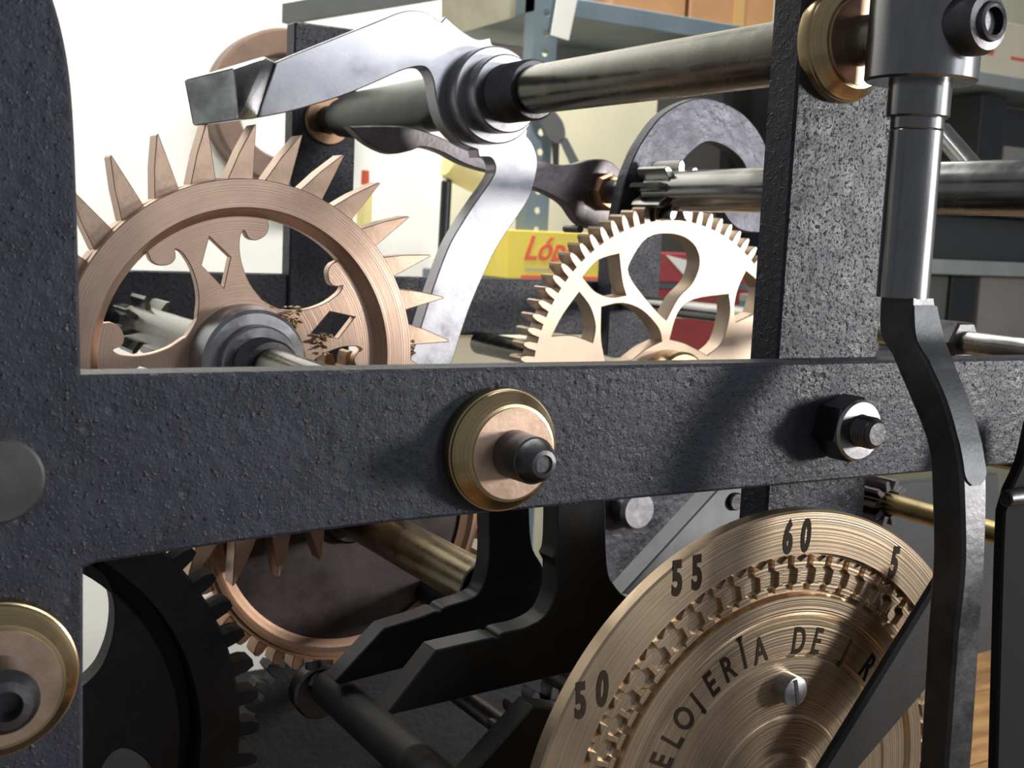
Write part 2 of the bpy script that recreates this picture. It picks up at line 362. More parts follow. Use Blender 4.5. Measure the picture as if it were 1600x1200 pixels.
# ================================================================== pallet anchor
YP = 0.338
anc = thing('pallet_anchor', 'bare steel pallet anchor with two arms on a long round arbor', 'anchor', (PA[0], YP, PA[1]))
outline = [(432, 97, 1), (470, 81), (530, 57), (590, 33), (622, 20), (645, 16), (668, 20), (684, 31), (690, 34, 1), (697, 26, 1), (709, 37, 1), (728, 52), (746, 61), (766, 58, 1), (769, 69, 1), (793, 80), (812, 104), (826, 130), (829, 160), (826, 190), (823, 212, 1), (833, 226), (840, 250), (837, 277), (827, 309), (806, 342), (778, 384), (751, 440), (730, 492), (707, 565), (694, 612, 1),
           (624, 612, 1), (640, 562), (652, 528), (675, 455), (700, 388), (722, 348), (745, 313), (768, 280), (774, 262), (767, 247), (748, 246, 1), (746, 234, 1), (722, 224), (700, 203), (688, 180), (681, 150), (677, 125), (668, 108), (655, 104), (628, 110), (590, 127), (545, 146), (500, 161), (450, 175), (404, 184, 1)]
plate('anchor_plate', outline, YP, 0.014, STEEL, anc, bevel=0.0007)
YN = 0.292
# left pallet nib steps forward to reach the teeth
hull('pallet', [U(288, 125, YN), U(366, 106, YN), U(372, 187, YN), U(302, 197, YN), U(288, 125, YN+0.03)+Vector((0.002, 0, 0)), U(302, 197, YN+0.03)+Vector((0.003, 0, 0.004)), U(415, 90, YN+0.030), U(395, 186, YN+0.035), U(430, 97, YP+0.001), U(403, 184, YP+0.001), U(430, 97, YP+0.013), U(403, 184, YP+0.013), U(412, 88, YN+0.045)], STEEL_SMOOTH, anc, 0.0006, 'dark polished steel pallet resting on a wheel tooth')
lathe('boss', PA, [(0.012, YP-0.014), (0.0310, YP-0.014), (0.0320, YP-0.013), (0.0320, YP+0.002), (0.012, YP+0.002)], STEEL, anc, 72, closed=True)
lathe('collar', PA, [(0.012, YP-0.028), (0.0245, YP-0.028), (0.0255, YP-0.027), (0.0255, YP-0.0138), (0.012, YP-0.0138)], STEEL, anc, 72, 'turned steel collar', closed=True)
thr = [(0.010, YP-0.062)]
for i in range(11): thr += [(0.0178, YP-0.0615+i*0.003), (0.0192, YP-0.0600+i*0.003)]
thr += [(0.0192, YP-0.027), (0.010, YP-0.027)]
lathe('thread', PA, thr, STEEL_DARK, anc, 48, 'dark threaded sleeve', closed=True)
lathe('arbor', PA, [(0, -0.012), (0.0110, -0.012), (0.0110, 0.036), (0.0152, 0.0365), (0.0152, YP-0.0585), (0.0160, YP-0.058), (0.0160, YP+0.013), (0, YP+0.013)], STEELARB, anc, 64)
lathe('shank', PA, [(0, YP+0.0132), (0.0195, YP+0.0132), (0.0195, 0.54), (0.0160, 0.585), (0.0120, 0.59), (0.0120, YB), (0, YB)], mat('dark_shank_steel', (0.075, 0.085, 0.078), 0.9, 0.38, var=0.4, vscale=40), anc, 64, 'darker rear part of the arbor')  # rear of the same arbor in a darker colour
bb = lathe('bushing', PA, [(0.0122, YB-0.005), (0.0205, YB-0.005), (0.0218, YB-0.003), (0.0218, YB-0.0003), (0.0122, YB-0.0003)], BRONZE_DULL, frame, 48, closed=True)

# ================================================================== crutch in front of the right post
def solveY(xw, u, v):
    lo, hi = -0.3, 1.0
    for _ in range(50):
        m_ = (lo+hi)/2
        if U(u, v, m_).x < xw: lo = m_
        else: hi = m_
    return lo
YC = -0.029
cx = PA[0]+0.003
zc = lambda v: U(1440, v, YC).z
cr = thing('crutch_rod', 'dark steel crutch rod clamped to the pallet arbor beside the right post', 'crutch', (cx, YC, BZ+0.001))
def vlathe(name, prof, m, parent, seg=64, label=None):     # turned about the vertical axis of the rod
    me = lathe_mesh([(r, z) for r, z in prof], seg); me.transform(Matrix.Translation((cx, YC, 0)) @ Matrix.Rotation(math.pi/2, 4, 'X'))
    return link(name, me, m, parent, label)
zh0 = zc(130); zh1 = zc(-120)
CRSTEEL = mat('crutch_steel', (0.27, 0.27, 0.28), 1.0, 0.24, var=0.35, vscale=30, rvar=0.07, stretch=(1, 1, 0.2), bump=[(400, 0.06, 0.0004)])
vlathe('clamp_head', [(0, zh0), (0.0222, zh0), (0.0232, zh0+0.001), (0.0232, zh1), (0, zh1)], CRSTEEL, cr)
zk = zc(186)
vlathe('collar', [(0, zk), (0.0124, zk), (0.0130, zk+0.0008), (0.0130, zh0), (0, zh0)], CRSTEEL, cr)
zr = zc(462)
vlathe('rod', [(0, zr-0.001), (0.0110, zr-0.001), (0.0110, zk-0.0055), (0.0107, zk-0.005), (0.0110, zk-0.0045), (0.0110, zk), (0, zk)], CRSTEEL, cr)
lathe('clamp_nut', (cx, 0.0915+0.001), [(0, YC-0.0315), (0.0055, YC-0.0315), (0.0055, YC-0.0345), (0.0066, YC-0.0350), (0.0076, YC-0.0345), (0.0080, YC-0.0325), (0.0110, YC-0.0318), (0.0128, YC-0.0285), (0.0128, YC-0.018), (0, YC-0.018)], STEEL_DARK, cr, 48, 'round dark clamp nut with a hollow centre')
# forged flat bar: rows of the photographed left, middle and right edges; the left face stays in one plane X
X0 = U(1424, 470, YC-0.0105).x
def yat(u, v): return X0/(U(u, v, 0.0).x/S) - S
rows = [(466, 1374, 1424, 1462), (480, 1372, 1424, 1465), (530, 1373, 1428, 1476), (562, 1391, 1447, 1489), (620, 1414, 1473, 1511), (680, 1438, 1491, 1530), (720, 1449, 1500, 1538), (760, 1452, 1504, 1543), (880, 1454, 1506, 1540), (1000, 1446, 1494, 1532), (1150, 1437, 1483, 1522), (1330, 1425, 1470, 1510)]
def dense(rw, n=5):
    out = []
    for i in range(len(rw)-1):
        p0, p1, p2, p3 = rw[max(i-1, 0)], rw[i], rw[i+1], rw[min(i+2, len(rw)-1)]
        for j in range(n):
            t = j/n; out.append(tuple(0.5*((2*b)+(-a+c)*t+(2*a-5*b+4*c-d)*t*t+(-a+3*b-3*c+d)*t**3) if q else b+(c-b)*t for q, (a, b, c, d) in enumerate(zip(p0, p1, p2, p3))))
    return out+[rw[-1]]
rows = dense(rows)
bar = []; secs = []; k = 0.0014
for (v, uL, uM, uR) in rows:
    yf = yat(uM, v); yb_ = yat(uL, v); z = U(uM, v, yf).z; xr_ = U(uR, v, yf).x
    bar.append((v, yf, z, xr_))
    secs.append([(X0+k, yf, z), (xr_-k, yf, z), (xr_, yf+k, z), (xr_, yb_-k, z), (xr_-k, yb_, z), (X0+k, yb_, z), (X0, yb_-k, z), (X0, yf+k, z)])
loft('forged_bar', secs, mat('forged_bar_steel', (0.085, 0.085, 0.09), 0.9, 0.42, var=0.4, vscale=40, rvar=0.1, bump=[(250, 0.2, 0.001)]), cr, 'flat forged lower bar with a forward bend')
# lighter filed lap on the front of the bend
lap = []
for (v, yf, z, xr_) in [q for q in bar if 476 < q[0] < 762]:
    x = (X0+xr_)/2; w = (xr_-X0)/2-0.0010 if v < 735 else ((xr_-X0)/2-0.0010)*max(0.25, math.sqrt(max(0, 1-((v-735)/27)**2))); y = yf-0.0008
    lap.append([(x-w, y, z), (x+w, y, z), (x+w, y+0.002, z), (x-w, y+0.002, z)])
loft('filed_face', lap, mat('filed_steel', (0.065, 0.070, 0.078), 0.8, 0.52, var=0.3, vscale=60, bump=[(500, 0.2, 0.0006)]), cr, 'bright filed face')

# ================================================================== curl wheel (going train, right)
YG = 0.33; cg = (0.7962*(YG+S), -0.1462*(YG+S))
gw = thing('train_wheel', 'pale brass gear wheel with teardrop and leaf shaped openings behind the right post', 'gear', (cg[0], YG, cg[1]))
GB = mat('pale_brass', (0.50, 0.39, 0.305), 1.0, 0.50, var=0.14, vscale=35, rvar=0.06, bump=[(500, 0.08, 0.0004)])
holes = [
    [(985, 410), (984, 430), (1000, 455), (1026, 486), (1041, 500, 1), (1060, 465), (1083, 440), (1093, 408), (1082, 380), (1052, 366), (1012, 372)],
    [(967, 397, 1), (935, 407), (911, 433, 1), (930, 455), (955, 464), (978, 461, 1), (972, 440)],
    [(905, 457, 1), (880, 492), (863, 525, 1), (895, 524), (926, 535, 1), (930, 510), (922, 480)],
    [(940, 480, 1), (972, 474), (1003, 485), (1028, 512), (1034, 533, 1), (1010, 545), (988, 562, 1), (947, 568, 1), (940, 530)],
    [(1138, 460, 1), (1085, 468), (1060, 488), (1047, 530, 1), (1072, 537), (1105, 555, 1), (1128, 534), (1140, 490)],
    [(1166, 424, 1), (1154, 450), (1148, 478), (1150, 503, 1), (1180, 490, 1), (1190, 450)],
]
hl = [to_xz(smooth_poly(h, 4), YG) for h in holes]
rot180 = [[(2*cg[0]-x, 2*cg[1]-z) for x, z in h] for h in hl]
link('wheel_plate', plate_mesh([circ(cg, 0.1216, 144)] + hl + rot180[:5], YG, 0.016, 0.0006), GB, gw)
gt = plate_mesh([[(0.1205, -0.0030), (0.1275, -0.0027), (0.1315, -0.0016), (0.1326, 0), (0.1315, 0.0016), (0.1275, 0.0027), (0.1205, 0.0030)]], 0, 0.016, 0.0004); gt.materials.append(GB)
for i in range(78):
    o = bpy.data.objects.new('tooth', gt); COL.objects.link(o); o.parent = gw; o.rotation_euler = (0, -math.radians(360/78*i+1.0), 0)
lathe('hub', cg, [(0.010, YG-0.020), (0.022, YG-0.020), (0.024, YG-0.018), (0.024, YG+0.03), (0.010, YG+0.03)], BRASS, gw, 48, closed=True)
lathe('arbor', cg, cyl_profile(0.0108, 0.018, YB), STEELARB, gw, 40)

# ================================================================== cam arbor with pinion and ring
ca = U(1040, 299, YG+0.002); cac = (ca.x, ca.z)
cm = thing('cam_arbor', 'polished steel arbor with a pinion and a dark eccentric ring plate', 'arbor', (cac[0], YG, cac[1]))
lathe('arbor', cac, [(0, -0.012), (0.0140, -0.012), (0.0150, -0.010), (0.0150, 0.310), (0.0130, 0.312), (0.0130, 0.345), (0.0095, 0.346), (0.0095, 0.412), (0, 0.412)], STEEL_SMOOTH, cm, 56)
lf = plate_mesh([[(0.0120, -0.0030), (0.0195, -0.0028), (0.0222, -0.0012), (0.0222, 0.0012), (0.0195, 0.0028), (0.0120, 0.0030)]], 0, 0.034, 0.0006); lf.materials.append(STEEL_SMOOTH)
for i in range(9):
    o = bpy.data.objects.new('pinion_leaf', lf); COL.objects.link(o); o.parent = cm; o.rotation_euler = (0, -math.radians(40*i+92), 0); o.location = (0, -0.016, 0)
ring = [(960, 372, 1), (966, 330), (975, 290), (984, 262), (1003, 222), (1040, 176), (1095, 153), (1150, 170), (1185, 205), (1202, 245), (1214, 300), (1216, 364, 1), (1165, 362), (1140, 346), (1128, 318), (1150, 305), (1167, 278), (1160, 252), (1135, 230), (1105, 222), (1080, 238), (1058, 265), (1042, 296), (1024, 330), (1015, 372, 1)]
plate('ring_plate', ring, 0.358, 0.012, IRON_GREY, cm, bevel=0.0008, label='dark forged ring plate open towards the wheel')
pz = U(1530, 280, 0.09)
rod('lever_pin', U(1525, 282, 0.075)+Vector((0, 0, 0.004)), U(1470, 205, 0.11), 0.0062, 0.0062, STEEL_SMOOTH, cm, 24, 'short steel pin leaning from the arbor')

# ================================================================== lever plates behind the anchor
lev = thing('detent_lever', 'dark blued steel lever with a wavy boss behind the anchor', 'lever', (U(940, 300, 0.38).x, 0.38, U(940, 300, 0.38).z))
wav = [(545, 197, 1), (600, 196), (645, 199), (690, 215), (735, 236), (790, 246), (838, 249), (870, 257), (900, 256), (925, 249), (948, 250), (966, 263), (985, 300), (985, 350), (962, 362), (925, 357), (905, 347), (885, 320), (862, 305), (836, 294), (790, 275), (755, 266), (725, 256), (690, 238), (660, 230), (640, 236), (610, 240), (575, 224)]
plate('lever_plate', wav, 0.412, 0.012, STEEL_PURPLE, lev, bevel=0.001)
lb = U(938, 302, 0.366)
lathe('nut', cac, [(0.0096, 0.400), (0.0130, 0.400), (0.0148, 0.403), (0.0148, 0.4125), (0.0096, 0.4125)], BRONZE_DULL, lev, 8, 'small brass nut', closed=True)
pn = U(905, 358, 0.41); lathe('pin', (pn.x, pn.z), cyl_profile(0.003, 0.408, 0.43, 0.0003), STEEL_DARK, lev, 16)

# ================================================================== lower train
YD = 0.33; cb = (0.4375*(YD+S), -0.2600*(YD+S))
bg = thing('barrel_wheel', 'bronze toothed wheel with a dark steel disc below the front bar', 'gear', (cb[0], YD, cb[1]))
BGM = turned('turned_dull_bronze', (0.52, 0.33, 0.23), 0.36, cb, var=0.35, strength=0.15)
lathe('rim', cb, [(0.085, YD), (0.0905, YD-0.001), (0.0930, YD-0.004), (0.0955, YD-0.004), (0.0965, YD-0.002), (0.0985, YD-0.002), (0.0985, YD+0.014), (0.085, YD+0.014)], BGM, bg, 120, closed=True)
bt = plate_mesh([[(0.0975, -0.0036), (0.1035, -0.0033), (0.1070, -0.0022), (0.1080, 0), (0.1070, 0.0022), (0.1035, 0.0033), (0.0975, 0.0036)]], -0.001, 0.015, 0.0005); bt.materials.append(BRONZE_DULL)
for i in range(45):
    o = bpy.data.objects.new('tooth', bt); COL.objects.link(o); o.parent = bg; o.rotation_euler = (0, -math.radians(8*i+3), 0)
lathe('disc', cb, [(0.012, YD+0.002), (0.0895, YD+0.002), (0.0895, YD+0.012), (0.012, YD+0.012)], DISC_DARK, bg, 96, 'dark patinated steel disc', closed=True)
lathe('hub', cb, [(0.010, YD-0.006), (0.0175, YD-0.006), (0.0195, YD-0.004), (0.0195, YD+0.003), (0.010, YD+0.003)], STEEL_DARK, bg, 48, closed=True)
lathe('arbor', cb, cyl_profile(0.0135, 0.150, 0.40), mat('oily_brassy_steel', (0.33, 0.30, 0.19), 1.0, 0.30, var=0.3, vscale=40, rvar=0.06), bg, 48, 'oily yellowish steel arbor')

# big dark wheel at the lower left
YK = 0.25; ck = (0.0944*(YK+S), -0.4474*(YK+S)); rk = 0.245*(YK+S)
dk = thing('great_wheel', 'large black cast iron wheel with teeth behind the left post', 'gear', (ck[0], YK, ck[1]))
hole1 = to_xz(smooth_poly([(60, 880), (95, 874), (128, 880), (152, 893), (169, 914), (179, 947), (178, 985), (169, 1020), (152, 1052), (118, 1080), (80, 1085), (50, 1040), (40, 960)], 4), YK)
hole2 = to_xz(smooth_poly([(150, 1235), (165, 1190), (190, 1170), (218, 1180), (240, 1208), (235, 1260), (170, 1270)], 4), YK)
link('web', plate_mesh([circ(ck, rk*0.785, 96), hole1, hole2], YK, 0.016, 0.001), IRON_DARK, dk)
lathe('rim', ck, [(rk*0.848, YK-0.004), (rk*0.985, YK-0.004), (rk*0.995, YK-0.002), (rk*0.995, YK+0.024), (rk*0.77, YK+0.024), (rk*0.77, YK+0.0165), (rk*0.845, YK+0.0165)], IRON_DARK, dk, 120, closed=True)
kt = plate_mesh([[(rk*0.98, -0.0042), (rk+0.006, -0.0038), (rk+0.0105, -0.002), (rk+0.0105, 0.002), (rk+0.006, 0.0038), (rk*0.98, 0.0042)]], -0.003, 0.015, 0.0006); kt.materials.append(IRON_DARK)
for i in range(54):
    o = bpy.data.objects.new('tooth', kt); COL.objects.link(o); o.parent = dk; o.rotation_euler = (0, -math.radians(360/54*i), 0)
lathe('hub', ck, cyl_profile(0.03, YK-0.02, YK+0.04), IRON_DARK, dk, 40)
lbush = (0.1388*S*0.975, -0.377*S*0.975)
gp = thing('winding_arbor', 'blackened arbor end in the large brass bushing of the left post', 'arbor', (lbush[0], 0.1, lbush[1]))
lathe('pivot', lbush, [(0, -0.022), (0.0042, -0.022), (0.0046, -0.0275), (0.0074, -0.0270), (0.0100, -0.0235), (0.0106, -0.0120), (0.0106, 0.02), (0, 0.02)], STEEL_DARK, gp, 48, 'black pivot end with a hollow centre')
lathe('arbor', lbush, cyl_profile(0.012, 0.019, 0.22), STEEL_DARK, gp, 32)

# toothed dark disc added so the low background stays black
YS_ = 0.385; cs = U(650, 1190, YS_); csc = (cs.x, cs.z)
sd = thing('backing_wheel', 'added dark iron toothed disc low behind the black levers', 'gear', (csc[0], YS_, csc[1]))
rsd = 0.142
lathe('disc', csc, [(0.012, YS_), (rsd*0.86, YS_), (rsd*0.87, YS_-0.004), (rsd, YS_-0.004), (rsd, YS_+0.012), (0.012, YS_+0.012)], IRON_DARK, sd, 120, closed=True)
st_ = plate_mesh([[(rsd*0.99, -0.004), (rsd+0.006, -0.0036), (rsd+0.010, -0.002), (rsd+0.010, 0.002), (rsd+0.006, 0.0036), (rsd*0.99, 0.004)]], -0.004, 0.016, 0.0006); st_.materials.append(IRON_DARK)
for i in range(66):
    o = bpy.data.objects.new('tooth', st_); COL.objects.link(o); o.parent = sd; o.rotation_euler = (0, -math.radians(360/66*i), 0)
lathe('arbor', csc, cyl_profile(0.012, 0.20, YB), STEEL_DARK, sd, 32)

# small dark gear behind the nearer lever
Y7 = 0.17; c7 = U(862, 1190, Y7); c7c = (c7.x, c7.z); r7 = 0.0385
sg = thing('small_gear', 'small blackened gear showing its teeth under the nearer black lever', 'gear', (c7c[0], Y7, c7c[1]))
lathe('disc', c7c, [(0.006, Y7), (r7, Y7), (r7, Y7+0.012), (0.006, Y7+0.012)], IRON_DARK, sg, 64, closed=True)
s7 = plate_mesh([[(r7*0.98, -0.003), (r7+0.006, -0.0028), (r7+0.009, -0.001), (r7+0.009, 0.001), (r7+0.006, 0.0028), (r7*0.98, 0.003)]], 0, 0.012, 0.0005); s7.materials.append(STEEL_DARK)
for i in range(20):
    o = bpy.data.objects.new('tooth', s7); COL.objects.link(o); o.parent = sg; o.rotation_euler = (0, -math.radians(18*i), 0)
lathe('arbor', c7c, cyl_profile(0.007, 0.10, 0.38), STEEL_DARK, sg, 24)

# two black flat levers
PL = mat('lever_black', (0.020, 0.021, 0.022), 0.3, 0.34, var=0.3, vscale=40, bump=[(300, 0.12, 0.0006)])
PL_LIT = mat('brushed_black_lit', (0.060, 0.064, 0.074), 0.9, 0.34, var=0.3, vscale=40, bump=[(300, 0.12, 0.0006)], stretch=(0.3, 1, 3))  # black lever with the bluish light on its face put into the colour
la = [(762, 770, 1), (764, 860), (757, 905), (742, 932), (697, 948), (688, 956, 1), (680, 955, 1), (655, 965), (622, 975, 1), (600, 982, 1), (524, 1064, 1), (530, 1070, 1), (720, 1022), (830, 1000), (870, 960), (850, 890), (831, 850), (827, 770, 1)]
plate('lifting_lever', la, 0.135, 0.013, PL_LIT, None, bevel=0.0006)
tag(bpy.context.scene.objects['lifting_lever'], 'black flat bent lever farther from the dial with a chamfered lower end', 'lever')
lb_ = [(872, 760, 1), (870, 850), (864, 872, 1), (870, 884, 1), (868, 925), (852, 962), (822, 980), (785, 989), (779, 997, 1), (770, 996, 1), (725, 1006), (682, 1016, 1), (607, 1112, 1), (613, 1117, 1), (905, 1048, 1), (1060, 1010, 1), (1040, 950), (985, 936), (961, 915), (949, 880), (946, 760, 1)]
o = plate('lifting_lever', lb_, 0.062, 0.013, PL, None, bevel=0.0006)
tag(o, 'black flat bent lever nearer the brass dial with a chamfered lower end', 'lever')
lc = [(834, 1103, 1), (742, 1206, 1), (720, 1232, 1), (760, 1262, 1), (1000, 1252, 1), (985, 1180), (905, 1118)]
o = plate('lifting_lever', lc, 0.030, 0.013, mat('lit_lever_steel', (0.05, 0.052, 0.05), 0.7, 0.36, var=0.4, vscale=40), None, bevel=0.0008)  # paler steel colour stands for light on the top edge
tag(o, 'dark lever with a lit slanting edge under the two black levers', 'lever')
lt = thing('lever_arbor', 'thick black round arbor running forward under the black levers', 'arbor', U(520, 1085, 0.15))
rod('arbor', U(514, 1074, 0.165), U(650, 1196, 0.165)*0+Vector((U(514, 1074, 0.165).x, 0.022, U(514, 1074, 0.165).z)), 0.0100, 0.0100, PAINT_SMOOTH, lt, 40)
ey = U(497, 1080, 0.172)
lathe('eye', (ey.x, ey.z), [(0.0048, 0.168), (0.0130, 0.168), (0.0140, 0.1695), (0.0140, 0.1775), (0.0048, 0.1775)], STEEL_DARK, lt, 40, 'dark steel eye ring', closed=True)
rod('finger', U(494, 1072, 0.17), U(490, 1032, 0.175), 0.0060, 0.0045, STEEL_DARK, lt, 20)

# steel plate and bits seen under the bar
sp = [(1140, 745, 1), (1190, 745, 1), (1185, 830, 1), (1060, 890, 1), (975, 945, 1), (966, 935, 1)]
o = plate('release_arm', sp, 0.115, 0.014, mat('dull_grey_steel', (0.20, 0.21, 0.22), 0.9, 0.5, var=0.25, vscale=40), None, bevel=0.0008)
tag(o, 'bright grey steel arm slanting down behind the dial edge', 'arm')
rp = U(1148, 783, 0.115)
o2 = lathe('rivet', (rp.x, rp.z), [(0, 0.1125), (0.0045, 0.1125), (0.0052, 0.1135), (0.0052, 0.1149), (0, 0.1149)], STEEL_DARK, None, 24)
sub(o2, o)
hm = thing('strike_hammer', 'dark forged iron lever with a round steel button behind the near black lever', 'lever', U(985, 850, 0.27))
plate('arm', [(940, 770, 1), (1080, 740, 1), (1100, 800), (1040, 835), (1015, 850), (1000, 870), (960, 910), (930, 960), (880, 960, 1), (900, 860)], 0.27, 0.016, IRON_GREY, hm, bevel=0.0015)
bt_ = U(990, 795, 0.262); lathe('button', (bt_.x, bt_.z), [(0, 0.255), (0.012, 0.255), (0.0142, 0.258), (0.0142, 0.2695), (0, 0.2695)], STEEL, hm, 40, 'round steel button')

# ================================================================== brass setting dial
YF = -0.014; sc = S+YF
dc = (1.00125*sc, -0.6583*sc)
R = lambda g: g*sc
dl = thing('setting_dial', 'round brass setting dial engraved with minute numerals and a ring of letters', 'dial', (dc[0], YF, dc[1]))
DB = turned('turned_brass_dial', (0.62, 0.475, 0.335), 0.34, dc, ringscale=900, var=0.42, strength=0.35)
prof = [(0.010, YF+0.0005), (R(.165), YF), (R(.176), YF), (R(.179), YF+0.0012), (R(.182), YF+0.0012), (R(.184), YF+0.0004), (R(.220), YF+0.0004), (R(.222), YF+0.0014), (R(.226), YF+0.0014), (R(.228), YF+0.0003), (R(.230), YF+0.0010), (R(.232), YF+0.0001), (R(.252), YF+0.0001),
        (R(.255), YF+0.0032), (R(.302), YF+0.0032), (R(.304), YF), (R(.3525), YF), (R(.355), YF+0.0010), (R(.355), YF+0.0072), (0.010, YF+0.0072)]
lathe('plate', dc, prof, DB, dl, 180, closed=True)
h2 = [(0.006, YF-0.0035), (R(.052), YF-0.0035), (R(.060), YF-0.0028), (R(.062), YF-0.0010), (R(.068), YF-0.0008), (R(.104), YF-0.0012), (R(.108), YF+0.0004), (0.006, YF+0.0004)]
lathe('hub', dc, h2, DB, dl, 96, 'raised brass hub', closed=True)
lathe('arbor', dc, cyl_profile(0.0095, YF-0.006, 0.40), STEEL_DARK, dl, 32)
# minute marks: fish-tailed strokes standing in the recessed ring
w = R(0.0112)
r0, r1 = R(.2590), R(.3000)
mk = [(r0, -w*0.80), (r0, w*0.80), (r0+(r1-r0)*.14, w*0.80), (r0+(r1-r0)*.22, w*0.26), (r0+(r1-r0)*.60, w*0.26), (r0+(r1-r0)*.70, w*0.95), (r1, w*0.95), (r1-(r1-r0)*.17, 0), (r1, -w*0.95), (r0+(r1-r0)*.70, -w*0.95), (r0+(r1-r0)*.60, -w*0.26), (r0+(r1-r0)*.22, -w*0.26), (r0+(r1-r0)*.14, -w*0.80)]
mkm = plate_mesh([[(x, z) for x, z in mk]], 0.0009, 0.0025, 0.0002); mkm.materials.append(DB)
for i in range(60):
    o = bpy.data.objects.new('minute_mark', mkm); COL.objects.link(o); o.parent = dl; o.rotation_euler = (0, -math.radians(6*i+87.5), 0)
def stamp(ch, u, v, size, rot, sx, kind):
    p = U(u, v, YF); me = text_mesh(ch, size, 0.0006, sx=sx, bold=size*(0.05 if kind == 'numeral' else 0.022))
    o = bpy.data.objects.new(kind, me); COL.objects.link(o); me.materials.append(PATINA); o.parent = dl
    o.location = Vector((p.x, YF+(0.0001 if kind == 'numeral' else 0.0005), p.z)) - dl.location
    o.rotation_euler = (0, -math.radians(rot), 0); return o
for ch, u, v, rot in (('6', 1231, 842, 0), ('0', 1259, 839, -2), ('5', 1058, 906, 4), ('5', 1089, 897, 4), ('5', 907, 1097, 4), ('0', 941, 1079, 0), ('5', 1397, 881, -8)):
    stamp(ch, u, v, R(.052), rot, 0.56, 'numeral')
for ch, u, v in (('R', 1022, 1226), ('E', 1036, 1190), ('L', 1053, 1157), ('O', 1071, 1124), ('J', 1092, 1099), ('E', 1113, 1071), ('R', 1139, 1047), ('Í', 1163, 1028), ('A', 1189, 1018), ('D', 1249, 1003), ('E', 1277, 1004), ('J', 1322, 1020), ('R', 1356, 1044)):
    p = U(u, v, YF); ang = math.degrees(math.atan2(p.z-dc[1], p.x-dc[0]))
    stamp(ch, u, v, R(.045), ang-90, 0.66, 'letter')
# slotted screw
scp = U(1245, 1082, YF-0.0075)
s1 = lathe('screw', (scp.x, scp.z), [(0, YF-0.0076), (0.0054, YF-0.0076), (0.0066, YF-0.0070), (0.0068, YF-0.0055), (0.0068, YF+0.001), (0, YF+0.001)], STEEL, dl, 40, 'slotted steel screw')
sl = bpy.data.objects.new('slot', box_mesh(-0.0009, 0.0009, -0.0002, 0.0002, -0.0060, 0.0060, 0)); COL.objects.link(sl); sl.data.materials.append(SLOT_BLACK)
sl.parent = s1; sl.location = (scp.x, YF-0.00765, scp.z); sl.rotation_euler = (0, math.radians(-14), 0)
# black pointer arm across the dial
pa = [(1487, 890, 1), (1470, 905, 1), (1289, 1200, 1), (1204, 1350, 1), (1262, 1350, 1), (1345, 1200, 1), (1441, 1088, 1), (1500, 1015, 1), (1500, 896, 1)]
o = plate('index_arm', pa, -0.034, 0.006, PAINT_SMOOTH, None, bevel=0.0016)
tag(o, 'smooth black flat arm crossing the brass dial', 'arm')

# dark bar at the right edge of the clock, shade painted into its black
rb = thing('side_lever', 'upright lever darkened as in shade, with a small cross pin right of the crutch', 'lever', U(1600, 1200, -0.03))
plate('bar', [(1614, 660, 1), (1600, 720), (1580, 765, 1), (1570, 800, 1), (1566, 900), (1557, 1230, 1), (1680, 1230, 1), (1690, 660, 1)], -0.030, 0.006, mat('shaded_black', (0.010, 0.010, 0.011), 0, 0.8, spec=0.15), rb, bevel=0.001)
pp = U(1571, 779, -0.034); rod('cross_pin', pp, pp+Vector((0.03, -0.002, 0.001)), 0.0040, 0.0040, STEEL_DARK, rb, 20)
# arbors and brass bits seen right of the post
ar = U(1555, 541, 0.16); t1 = thing('fly_arbor', 'pale polished arbor with a dark collar above the right end of the bar', 'arbor', (ar.x, 0.2, ar.z))
lathe('arbor', (ar.x, ar.z), cyl_profile(0.0085, 0.05, YB), STEEL_SMOOTH, t1, 32)
lathe('collar', (ar.x, ar.z), [(0.008, 0.185), (0.0150, 0.185), (0.0165, 0.187), (0.0165, 0.215), (0.008, 0.215)], STEEL_DARK, t1, 6, 'dark six-sided collar', closed=True)
br = U(1425, 796, 0.20); t2 = thing('strike_pinion', 'brass tipped pinion arbor seen under the bar beside the crutch', 'arbor', (br.x, 0.2, br.z))
lathe('arbor', (br.x, br.z), cyl_profile(0.0080, 0.10, YB), mat('dull_yellow_brass', (0.34, 0.27, 0.14), 1.0, 0.36, var=0.4, vscale=60), t2, 32)
pnl = plate_mesh([[(0.010, -0.0025), (0.017, -0.002), (0.0185, 0), (0.017, 0.002), (0.010, 0.0025)]], 0, 0.03, 0.0004); pnl.materials.append(STEEL_DARK)
for i in range(10):
    o = bpy.data.objects.new('pinion_leaf', pnl); COL.objects.link(o); o.parent = t2; o.rotation_euler = (0, -math.radians(36*i), 0); o.location = (0, 0.02, 0)
cp = [(1340, 880, 1), (1345, 760, 1), (1560, 740, 1), (1575, 1010, 1), (1380, 1060, 1)]
bx_ = plate('dark_backing', cp, 0.36, 0.01, mat('blue_grey_plate', (0.035, 0.037, 0.042), 0.0, 0.6, var=0.3, vscale=30), frame, bevel=0.001)  # plate added to keep the gap beside the crutch dark

